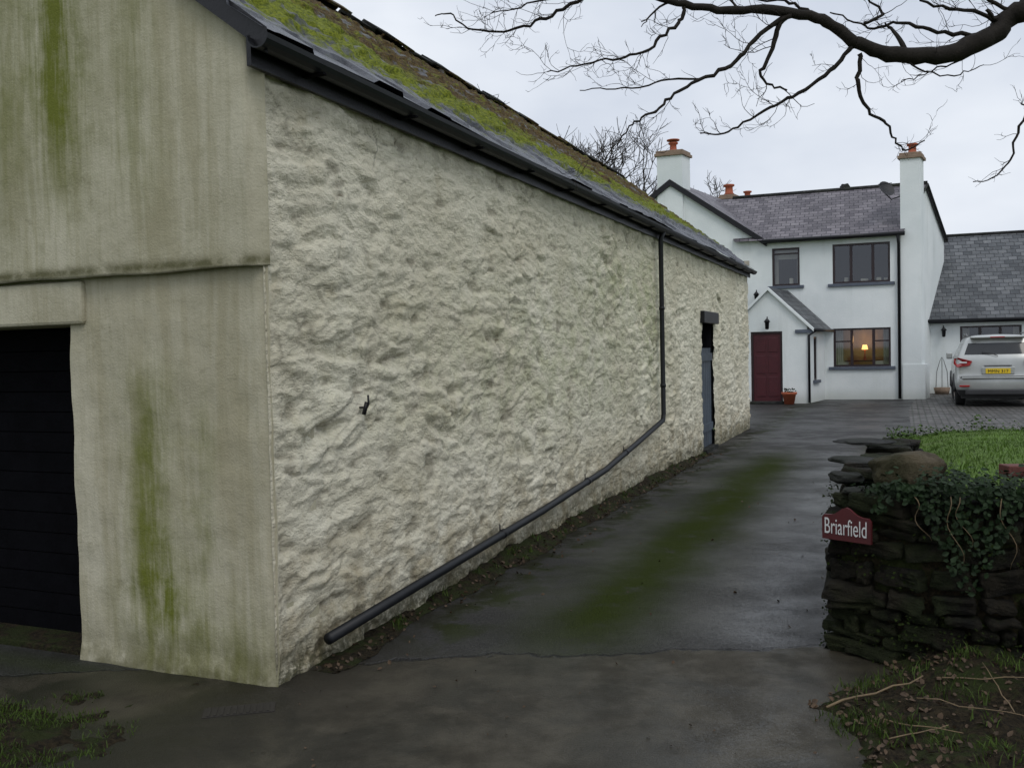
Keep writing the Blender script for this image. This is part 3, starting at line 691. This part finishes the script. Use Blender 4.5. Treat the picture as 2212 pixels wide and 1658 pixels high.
for x0,x1 in((2.92,3.17),(3.25,3.50)):
    for z0,z1 in((.2,.75),(.85,1.35),(1.45,1.85)): box('door_moulding',HF,x0,x1,pc+.045,pc+.06,z0,z1,MRED,house,.008)
box('door_step',HF,2.7,3.72,pc-.3,pc+.03,0,.07,MSLT,house,.01)
def lantern(p,out,par_):
    tube('lantern_bracket',[p,p+out*.12+V((0,0,.08)),p+out*.2+V((0,0,.02))],.014,MBLK,par_,6)
    lathe('lantern_body',[(.0,-.28),(.05,-.26),(.065,-.08),(.095,-.06),(.03,.02),(0,.04)],p+out*.2,MBLK,par_,8)
lantern(HF(3.17,pc-.0,2.35),V((-.34,-.94,0)),house); lantern(HF(4.04,-.0,3.22),V((-.34,-.94,0)),house)
box('alarm_box',HF,4.25,4.4,-.04,-.002,4.05,4.2,MCUR,house)
GE,GR,GC=2.42,5.24,3.0
wallopen('garage_wall',GF,-.1,9,0,GE,0,[(.88,2.6,1.0,2.10),(4.2,6.6,0,2.05)],MW,house)
window(GF,.88,2.6,1.0,2.10,0,house,mull=(.33,.66),fm=MFR)
box('garage_door',GF,4.2,6.6,.12,.16,0,2.05,MBLUE,house)
quad('garage_roof_front',[GF(-.03,-.25,GE-.12),GF(9.2,-.25,GE-.12),GF(9.2,GC,GR),GF(-.03,GC,GR)],MS2,house)
quad('garage_roof_back',[GF(-.03,6.2,GE-.12),GF(9.2,6.2,GE-.12),GF(9.2,GC,GR-.002),GF(-.03,GC,GR-.002)],MS2,house)
poly('garage_end',[GF(9,0,0),GF(9,6,0),GF(9,6,GE),GF(9,GC,GR-.05),GF(9,0,GE)],MW,house)
tube('garage_ridge',[GF(-.03,GC,GR),GF(9.2,GC,GR)],.06,MSLT,house)
box('garage_fascia',GF,-.0,9.2,-.24,-.2,GE-.22,GE-.13,MBLK,house); tube('garage_gutter',[GF(-.0,-.3,GE-.14),GF(9.2,-.3,GE-.14)],.055,MBLK,house)
lantern(GF(.40,0,2.05),V((-.34,-.94,0)),house)
fp=empty('flower_pot',HF(2.52,pc-.35,0))
lathe('pot',[(0,.0),(.13,0),(.18,.26),(.21,.27),(.21,.33),(.18,.33),(.17,.28),(0,.28)],HF(2.52,pc-.35,.005),MTER,fp)
vs=[];fs=[]
for _ in range(60): leaf_geo(vs,fs,HF(2.52,pc-.35,.3)+V((rr(-.15,.15),rr(-.15,.15),rr(0,.14))),.06)
mo('plant',vs,fs,MIVY,fp)
ob=empty('garden_obelisk',GF(.42,-.6,0)); c0=GF(.42,-.5,0)
lathe('planter',[(0,0),(.2,0),(.24,.2),(.2,.2),(0,.18)],c0+V((0,0,.006)),MCAP,ob)
for k_ in range(6):
    a=k_*1.047; tube('wire',[c0+V((math.cos(a)*.2,math.sin(a)*.2,.18)),c0+V((math.cos(a)*.17,math.sin(a)*.17,.7)),c0+V((math.cos(a)*.06,math.sin(a)*.06,1.05)),c0+V((0,0,1.15))],.005,MIRON,ob,5)
# ================================================================ CAR
CO=V((11.80,22.45,0)); car=empty('parked_car',CO)
cy=math.radians(24); fw=V((math.sin(cy),math.cos(cy),0)); rt=V((math.cos(cy),-math.sin(cy),0))
def CF(x,y,z): return CO+rt*x+fw*y+V((0,0,z))
mp=M('silver_paint',.32,.5); mp.b.inputs['Metallic'].default_value=.35; mp.b.inputs['Coat Weight'].default_value=.6; mp.b.inputs['Coat Roughness'].default_value=.1
mp.col(mp.mix(mp.st(mp.no(mp.P,2,5),.3,.7),(.40,.41,.39),(.48,.49,.47))); MP=mp.m
MCG=simple('car_glass',(.012,.014,.016),.08,.05); MCB=simple('bumper_trim',(.03,.03,.032),.5); MTL=simple('tail_lamp_red',(.35,.012,.012),.15,.1); MTC=simple('lamp_clear',(.6,.6,.6),.15,.05)
MTY=simple('tyre',(.012,.012,.012),.8); MPLT=simple('plate_yellow',(.75,.52,.02),.4,.02); MPT=simple('plate_text',(.01,.01,.01),.5)
rows=[(.28,.84,.10,4.50),(.42,.92,.02,4.62),(.60,.945,.0,4.66),(.72,.945,.02,4.66),(.76,.94,.07,4.62),(.98,.945,.08,4.45),(1.16,.925,.10,3.75),(1.23,.90,.13,3.5),(1.62,.745,.34,2.75),(1.69,.70,.33,2.55),(1.75,.55,.50,2.35)]
FC=[0,.3,.6,.85,1.0]; NC=14
vs=[];idx={};fs=[];mi=[]
def vid(key,p):
    if key not in idx: idx[key]=len(vs); vs.append(p)
    return idx[key]
def face(ks,m): 
    f=tuple(dict.fromkeys(ks)); 
    if len(f)>2: fs.append(f); mi.append(m)
def rearpt(i,f,sg):
    z,w,y,_=rows[i]; yy=y+.10*(abs(f)**3)*(1 if i<8 else .8)
    return vid(('r',i,round(f*sg,3)),CF(f*sg*w,yy,z+ (.0 if i<9 else .02*(1-f))))
def sidept(i,k,sg):
    z,w,y,yf=rows[i]
    if k==0: return rearpt(i,1.0,sg)
    y0=y+.10; t=k/NC; ww=w*(1-.12*max(0,(t-.85)/.15)**2) ; return vid(('s',i,k,sg),CF(sg*ww,y0+(yf-y0)*t,z))
for sg in(-1,1):
    for i in range(len(rows)-1):
        for j in range(4):
            m=2 if i==0 else 0
            if i==7: m=1 if j<3 else 0
            face((rearpt(i,FC[j],sg),rearpt(i,FC[j+1],sg),rearpt(i+1,FC[j+1],sg),rearpt(i+1,FC[j],sg)),m)
        for k in range(NC):
            m=2 if i==0 else 0
            if i==7 and k not in(0,5,9): m=1
            face((sidept(i,k,sg),sidept(i,k+1,sg),sidept(i+1,k+1,sg),sidept(i+1,k,sg)),m)
def toppt(k,f,sg):
    i=len(rows)-1
    if k==0: return rearpt(i,f,sg)
    z,w,y,yf=rows[i]; 
    if f==1: return sidept(i,k,sg)
    return vid(('t',k,round(f*sg,3)),CF(sg*f*w,y+(yf-y)*k/NC,z+.02*(1-f)+.02*math.sin(math.pi*k/NC)))
for sg in(-1,1):
    for k in range(NC):
        for j in range(4): face((toppt(k,FC[j],sg),toppt(k+1,FC[j],sg),toppt(k+1,FC[j+1],sg),toppt(k,FC[j+1],sg)),0)
def frpt(i,f,sg):
    if f==1: return sidept(i,NC,sg)
    if i==len(rows)-1: return toppt(NC,f,sg)
    z,w,y,yf=rows[i]; return vid(('f',i,round(f*sg,3)),CF(sg*f*w,yf+.08*(1-f*f),z+.02))
for sg in(-1,1):
    for i in range(len(rows)-1):
        for j in range(4): face((frpt(i,FC[j],sg),frpt(i,FC[j+1],sg),frpt(i+1,FC[j+1],sg),frpt(i+1,FC[j],sg)),1 if i==7 else (2 if i==0 else 0))
body=mo('body',vs,fs,[MP,MCG,MCB],car,True,mi=mi,fix=True); sb=body.modifiers.new('s','SUBSURF'); sb.levels=2; sb.render_levels=2
def cbox(n,x0,x1,y0,y1,z0,z1,m,b=.01): return box(n,CF,x0,x1,y0,y1,z0,z1,m,car,b)
cbox('underbody',-.8,.8,.3,4.3,.2,.32,MCB)
cbox('lower_bumper',-.72,.72,-.005,.12,.30,.44,MCB,.03)
cbox('bumper_step',-.80,.80,-.03,.1,.70,.745,MP,.02)
cbox('bumper_shadow_gap',-.86,.86,.02,.1,.752,.762,MCB,.002)
cbox('plate_recess',-.36,.36,.045,.1,.80,.985,MP,.02); cbox('number_plate',-.27,.27,.028,.044,.82,.945,MPLT,.003)
text('plate_text','MMN 317',CF(0,.024,.842),rt,V((0,0,1)),.44,.078,MPT,car)
cbox('tailgate_handle',-.3,.3,.05,.1,1.0,1.03,MMETAL,.008)
cbox('spoiler',-.60,.60,.20,.55,1.685,1.735,MP,.02); cbox('high_brake_light',-.16,.16,.19,.22,1.695,1.72,MTL,.004)
for sg in(-1,1):
    vs=[CF(sg*x,y,z) for x,y,z in((.56,.085,1.13),(.62,.085,1.02),(.90,.15,.98),(.955,.35,1.06),(.945,.42,1.19),(.86,.16,1.22),(.70,.10,1.17))]
    vs2=[CF(sg*x,y,z) for x,y,z in((.56,.045,1.13),(.62,.04,1.02),(.90,.10,.98),(.972,.35,1.06),(.962,.42,1.19),(.875,.11,1.22),(.70,.06,1.17))]
    o=mo('tail_lamp',vs+vs2,[tuple(range(7)),tuple(range(13,6,-1))]+[(i,(i+1)%7,7+(i+1)%7,7+i) for i in range(7)],MTL,car,fix=True); bv=o.modifiers.new('b','BEVEL'); bv.width=.012; bv.segments=2
    x0,x1=sorted((sg*.68,sg*.86)); cbox('reverse_lamp',x0,x1,.03,.07,1.075,1.115,MTC,.008)
    x0,x1=sorted((sg*.62,sg*.85)); cbox('bumper_reflector',x0,x1,-.005,.05,.50,.54,MTL,.008)
    tube('roof_rail',[CF(sg*.64,.7,1.74),CF(sg*.66,.9,1.80),CF(sg*.66,2.1,1.81),CF(sg*.63,2.35,1.75)],.015,MMETAL,car,6)
    x0,x1=sorted((sg*.93,sg*1.08)); cbox('wing_mirror',x0,x1,2.95,3.08,1.15,1.32,MP,.03)
    for y in(.92,3.62):
        vs=[];fs=[]; prof=[(.10,.0),(.22,.0),(.23,.03),(.30,.01),(.345,.02),(.36,.06),(.36,.18),(.345,.22),(.30,.24),(.0,.24)]
        for r,x in prof:
            for q in range(28): a=q*6.2832/28; vs.append(CF(sg*(.93-x),y+r*math.cos(a),.36+r*math.sin(a)))
        for i in range(len(prof)-1):
            for q in range(28): fs.append((i*28+q,i*28+(q+1)%28,(i+1)*28+(q+1)%28,(i+1)*28+q))
        mo('wheel',vs,fs,MTY,car,True)
        vs=[];fs=[]
        for q in range(10):
            a=q*.6283; 
            tube_geo([CF(sg*.935,y,.36),CF(sg*.925,y+.22*math.cos(a),.36+.22*math.sin(a))],.022,5,vs,fs)
        mo('wheel_spokes',vs,fs,MMETAL,car)
        vs=[];fs=[]
        pts=[CF(sg*.945,y+.43*math.cos(a),.36+.43*math.sin(a)) for a in [math.pi*q/14 for q in range(15)]]; tube_geo(pts,.028,6,vs,fs); mo('wheel_arch',vs,fs,MCB,car,True)
tube('rear_wiper',[CF(.0,.10,1.25),CF(-.12,.12,1.30),CF(-.35,.16,1.34)],.01,MPT,car,5)
# ================================================================ TREES
SC=7.5/2000
def sk(u,v,dy=0):  # drawn in a vertical plane through the limb, 3.75 mm per sketch unit
    u-=1106; v=829-v; return V(((u+v*.0227)*SC,7.5+dy,1.6+(v-.0227*u-68)*SC))
tv=[];tf=[];kv=[];kf=[]
def crook(a,d,ln,n,jit,lift):
    pts=[a]; d=d.normalized(); 
    for k in range(n):
        d=(d+V((rr(-jit,jit),rr(-jit,jit)*.8,rr(-jit,jit)+lift))).normalized(); pts.append(pts[-1]+d*ln/n)
    return pts
def twigs(pts,r0,lvl,dens,ln):
    for i in range(1,len(pts)):
        seg_=(pts[i]-pts[i-1]); L_=seg_.length; m_=L_*dens; cnt=int(m_)+(1 if R()<m_%1 else 0)
        for _ in range(cnt):
            f=R(); a=pts[i-1]+seg_*f; d=seg_.normalized(); side=V((rr(-1,1),rr(-.8,.8),rr(-1,1))); side=(side-d*side.dot(d)).normalized()
            dd=(d*rr(.5,1.1)+side*rr(.5,1.0)).normalized(); l=ln*rr(.4,1.15)
            p2=crook(a,dd,l,6,.42,.07)
            rr0=max(.0022,r0*.62); tube_geo(p2,[rr0*(1-.09*k) for k in range(7)],3,kv,kf)
            if lvl>0: twigs(p2,rr0*.8,lvl-1,dens*1.35,l*.55)
def limb(pts,radpx,big=False,dens=3.2,ln=.40,lvl=2):
    n=len(pts); dd=rr(-.25,.25)
    ps=[sk(u,v,(0 if big else dd*i/n)) for i,(u,v) in enumerate(pts)]
    out=[];ra=[]
    for i in range(n-1):
        p0=ps[max(i-1,0)];p1=ps[i];p2=ps[i+1];p3=ps[min(i+2,n-1)]
        for k in range(4):
            t=k/4; q=.5*((2*p1)+(p2-p0)*t+(2*p0-5*p1+4*p2-p3)*t*t+(3*p1-p0-3*p2+p3)*t**3)
            r=(radpx[0]+(radpx[1]-radpx[0])*((i+t)/(n-1)))*SC
            j=.25*r if big else .014
            out.append(q+V((rr(-j,j),rr(-j,j),rr(-j,j)))); ra.append(r*rr(.9,1.1))
    out.append(ps[-1]); ra.append(radpx[1]*SC)
    tube_geo(out,ra,10 if big else 6,tv,tf)
    twigs(out,max(radpx[1]*SC,.0042),lvl,dens*1.9,ln)
tree=empty('bare_tree',(6.6,7.6,.6))
limb([(2700,60),(2500,-30),(2330,-20),(2230,10),(2170,50),(2130,85),(2060,115),(1970,130),(1890,122),(1840,100)],(32,13),True,.6,.3,1)
limb([(1840,100),(1790,65),(1740,45),(1660,32),(1580,34),(1510,27),(1440,12),(1380,-8),(1310,-40)],(12.5,5.5),True,1.2,.3,1)
limb([(1390,-5),(1300,-10),(1230,20),(1180,45),(1130,62),(1070,75),(1010,60),(970,30),(940,35)],(4.5,1.2),dens=3.6)
limb([(1310,-20),(1240,5),(1170,10),(1110,30),(1060,40)],(3,1),dens=3.0)
limb([(1470,30),(1465,55),(1430,85),(1395,120),(1340,140),(1290,150),(1230,165),(1180,175)],(4.5,1.2),dens=4.2)
limb([(1700,42),(1650,75),(1600,125),(1560,160),(1500,185),(1450,215),(1415,245),(1380,272),(1350,290),(1325,330)],(6,1.4),dens=3.4)
limb([(1520,175),(1440,180),(1380,195),(1310,200),(1250,205)],(2.5,1),dens=3.8)
limb([(1690,45),(1670,85),(1655,130),(1640,165),(1665,185),(1700,195)],(6,2),dens=3.6)
limb([(1835,105),(1800,150),(1750,185),(1700,215),(1650,240),(1600,270),(1560,285),(1520,280)],(5.5,1.4),dens=4.8)
limb([(1850,120),(1848,170),(1852,210),(1880,245),(1915,270),(1935,300),(1965,320),(2005,300)],(5,1.2),dens=3.2)
limb([(1860,60),(1900,40),(1870,10),(1830,-30)],(4,2),dens=3.2)
limb([(2110,85),(2050,80),(1990,65),(1940,50),(1890,60),(1850,45),(1800,20)],(5,1.4),dens=3.6)
limb([(2150,60),(2080,40),(2010,35),(1950,15),(1900,-10)],(5,1.4),dens=3.2)
limb([(2180,45),(2120,10),(2060,5),(2000,-20)],(5,1.6),dens=3.0)
limb([(1740,40),(1700,15),(1640,5),(1580,-15)],(4,1.4),dens=3.2)
limb([(2300,180),(2230,215),(2205,265),(2190,310),(2180,350),(2150,380),(2110,390)],(3.6,1.2),dens=2.6,ln=.3)
limb([(2300,250),(2240,250),(2205,245),(2185,232)],(3,1),dens=1.5,ln=.25)
limb([(2080,115),(2060,140),(2020,150),(1985,165),(1950,175)],(2.5,1),dens=3.0)
limb([(1930,128),(1960,150),(2020,170),(2070,165),(2110,150)],(2.5,1),dens=2.6)
mo('limbs',tv,tf,MBARK,tree,True); mo('twigs',kv,kf,MBARK,tree,True)
tk=[V((6.9,7.7,.3)),V((6.8,7.7,1.5)),V((6.65,7.65,3)),sk(2700,60),V((6.1,7.6,5.5)),V((6.4,7.9,8))]
tube('trunk',tk,[.38,.27,.23,.2,.16,.05],MBARK,tree,14)
def bgtree(name,base,h,spread,seed,r0=.16,lv=5,k0=.6):
    random.seed(seed); e=empty(name,base); vs=[];fs=[]
    def rec(p,d,l,r,k):
        pts=[p]
        for q in range(3):
            d=(d+V((rr(-.22,.22),rr(-.22,.22),rr(-.1,.2)))).normalized(); pts.append(pts[-1]+d*l/3)
        r=max(r,.012)
        tube_geo(pts,[r,r*.9,r*.8,r*.7],3 if k<4 else 7,vs,fs)
        if k==0: return
        for _ in range(3 if k>2 else 4):
            s=V((rr(-1,1),rr(-1,1),rr(-.3,.7))); s=(s-d*s.dot(d)).normalized(); rec(pts[-1] if R()<.6 else pts[2],(d*rr(.5,1)+s*spread*rr(.4,1)).normalized(),l*rr(.62,.82),r*k0,k-1)
    rec(V(base),V((0,0,1)),h*.3,r0,lv); mo('branches',vs,fs,MTWIG,e,True)
bgtree('bare_tree',(5.2,40,0),12.8,.95,4,.22,6)
bgtree('bare_tree',(8.3,46,0),12.3,.95,11,.2,6)
bgtree('bare_tree',(-3.4,30,0),12.6,.9,5,.2,6)
# ================================================================ LIGHT
w=bpy.data.worlds.new('World'); scn.world=w; w.use_nodes=True; nt=w.node_tree; nt.nodes.clear()
out=nt.nodes.new('ShaderNodeOutputWorld'); sky=nt.nodes.new('ShaderNodeTexSky'); sky.sky_type='NISHITA'; sky.sun_disc=False
el,az=math.radians(50),math.radians(160)
sky.sun_elevation=el; sky.sun_rotation=az; sky.dust_density=4
b1=nt.nodes.new('ShaderNodeBackground'); b1.inputs[1].default_value=.05; nt.links.new(sky.outputs[0],b1.inputs[0])
tc=nt.nodes.new('ShaderNodeTexCoord'); mp_=nt.nodes.new('ShaderNodeMapping'); mp_.inputs['Scale'].default_value=(1,1,2.2); nt.links.new(tc.outputs['Generated'],mp_.inputs[0])
nz=nt.nodes.new('ShaderNodeTexNoise'); nz.inputs['Scale'].default_value=2.0; nz.inputs['Detail'].default_value=5; nz.inputs['Roughness'].default_value=.5; nt.links.new(mp_.outputs[0],nz.inputs[0])
cr=nt.nodes.new('ShaderNodeValToRGB'); cr.color_ramp.elements[0].position=.36; cr.color_ramp.elements[0].color=(.60,.67,.80,1); cr.color_ramp.elements[1].position=.62; cr.color_ramp.elements[1].color=(.93,.98,1.06,1)
nt.links.new(nz.outputs[0],cr.inputs[0])
sx=nt.nodes.new('ShaderNodeSeparateXYZ'); nt.links.new(tc.outputs['Generated'],sx.inputs[0])
mr=nt.nodes.new('ShaderNodeMapRange'); nt.links.new(sx.outputs[2],mr.inputs[0]); mr.inputs[1].default_value=.4; mr.inputs[2].default_value=.9; mr.inputs[3].default_value=.96; mr.inputs[4].default_value=1.4
b2=nt.nodes.new('ShaderNodeBackground'); nt.links.new(mr.outputs[0],b2.inputs[1]); nt.links.new(cr.outputs[0],b2.inputs[0])
mx=nt.nodes.new('ShaderNodeMixShader'); mx.inputs[0].default_value=.92; nt.links.new(b1.outputs[0],mx.inputs[1]); nt.links.new(b2.outputs[0],mx.inputs[2]); nt.links.new(mx.outputs[0],out.inputs[0])
sl=bpy.data.lights.new('sun','SUN'); sl.energy=.7; sl.angle=math.radians(22); sl.color=(1,.95,.88)
so2=bpy.data.objects.new('sun',sl); COL.objects.link(so2)
sdv=V((math.sin(az)*math.cos(el),math.cos(az)*math.cos(el),math.sin(el)))
so2.rotation_euler=sdv.to_track_quat('Z','Y').to_euler(); so2.location=(0,-5,20)
# ================================================================ CAMERA
cd=bpy.data.cameras.new('camera'); cam=bpy.data.objects.new('camera',cd); COL.objects.link(cam)
cd.sensor_width=36; cd.lens=2000/2212*36; cd.clip_end=2000; cd.clip_start=.05
cam.matrix_world=Matrix.Translation((0,0,1.6))@Matrix.Rotation(math.radians(90-1.95),4,'X')@Matrix.Rotation(math.radians(-1.3),4,'Z')
scn.camera=cam
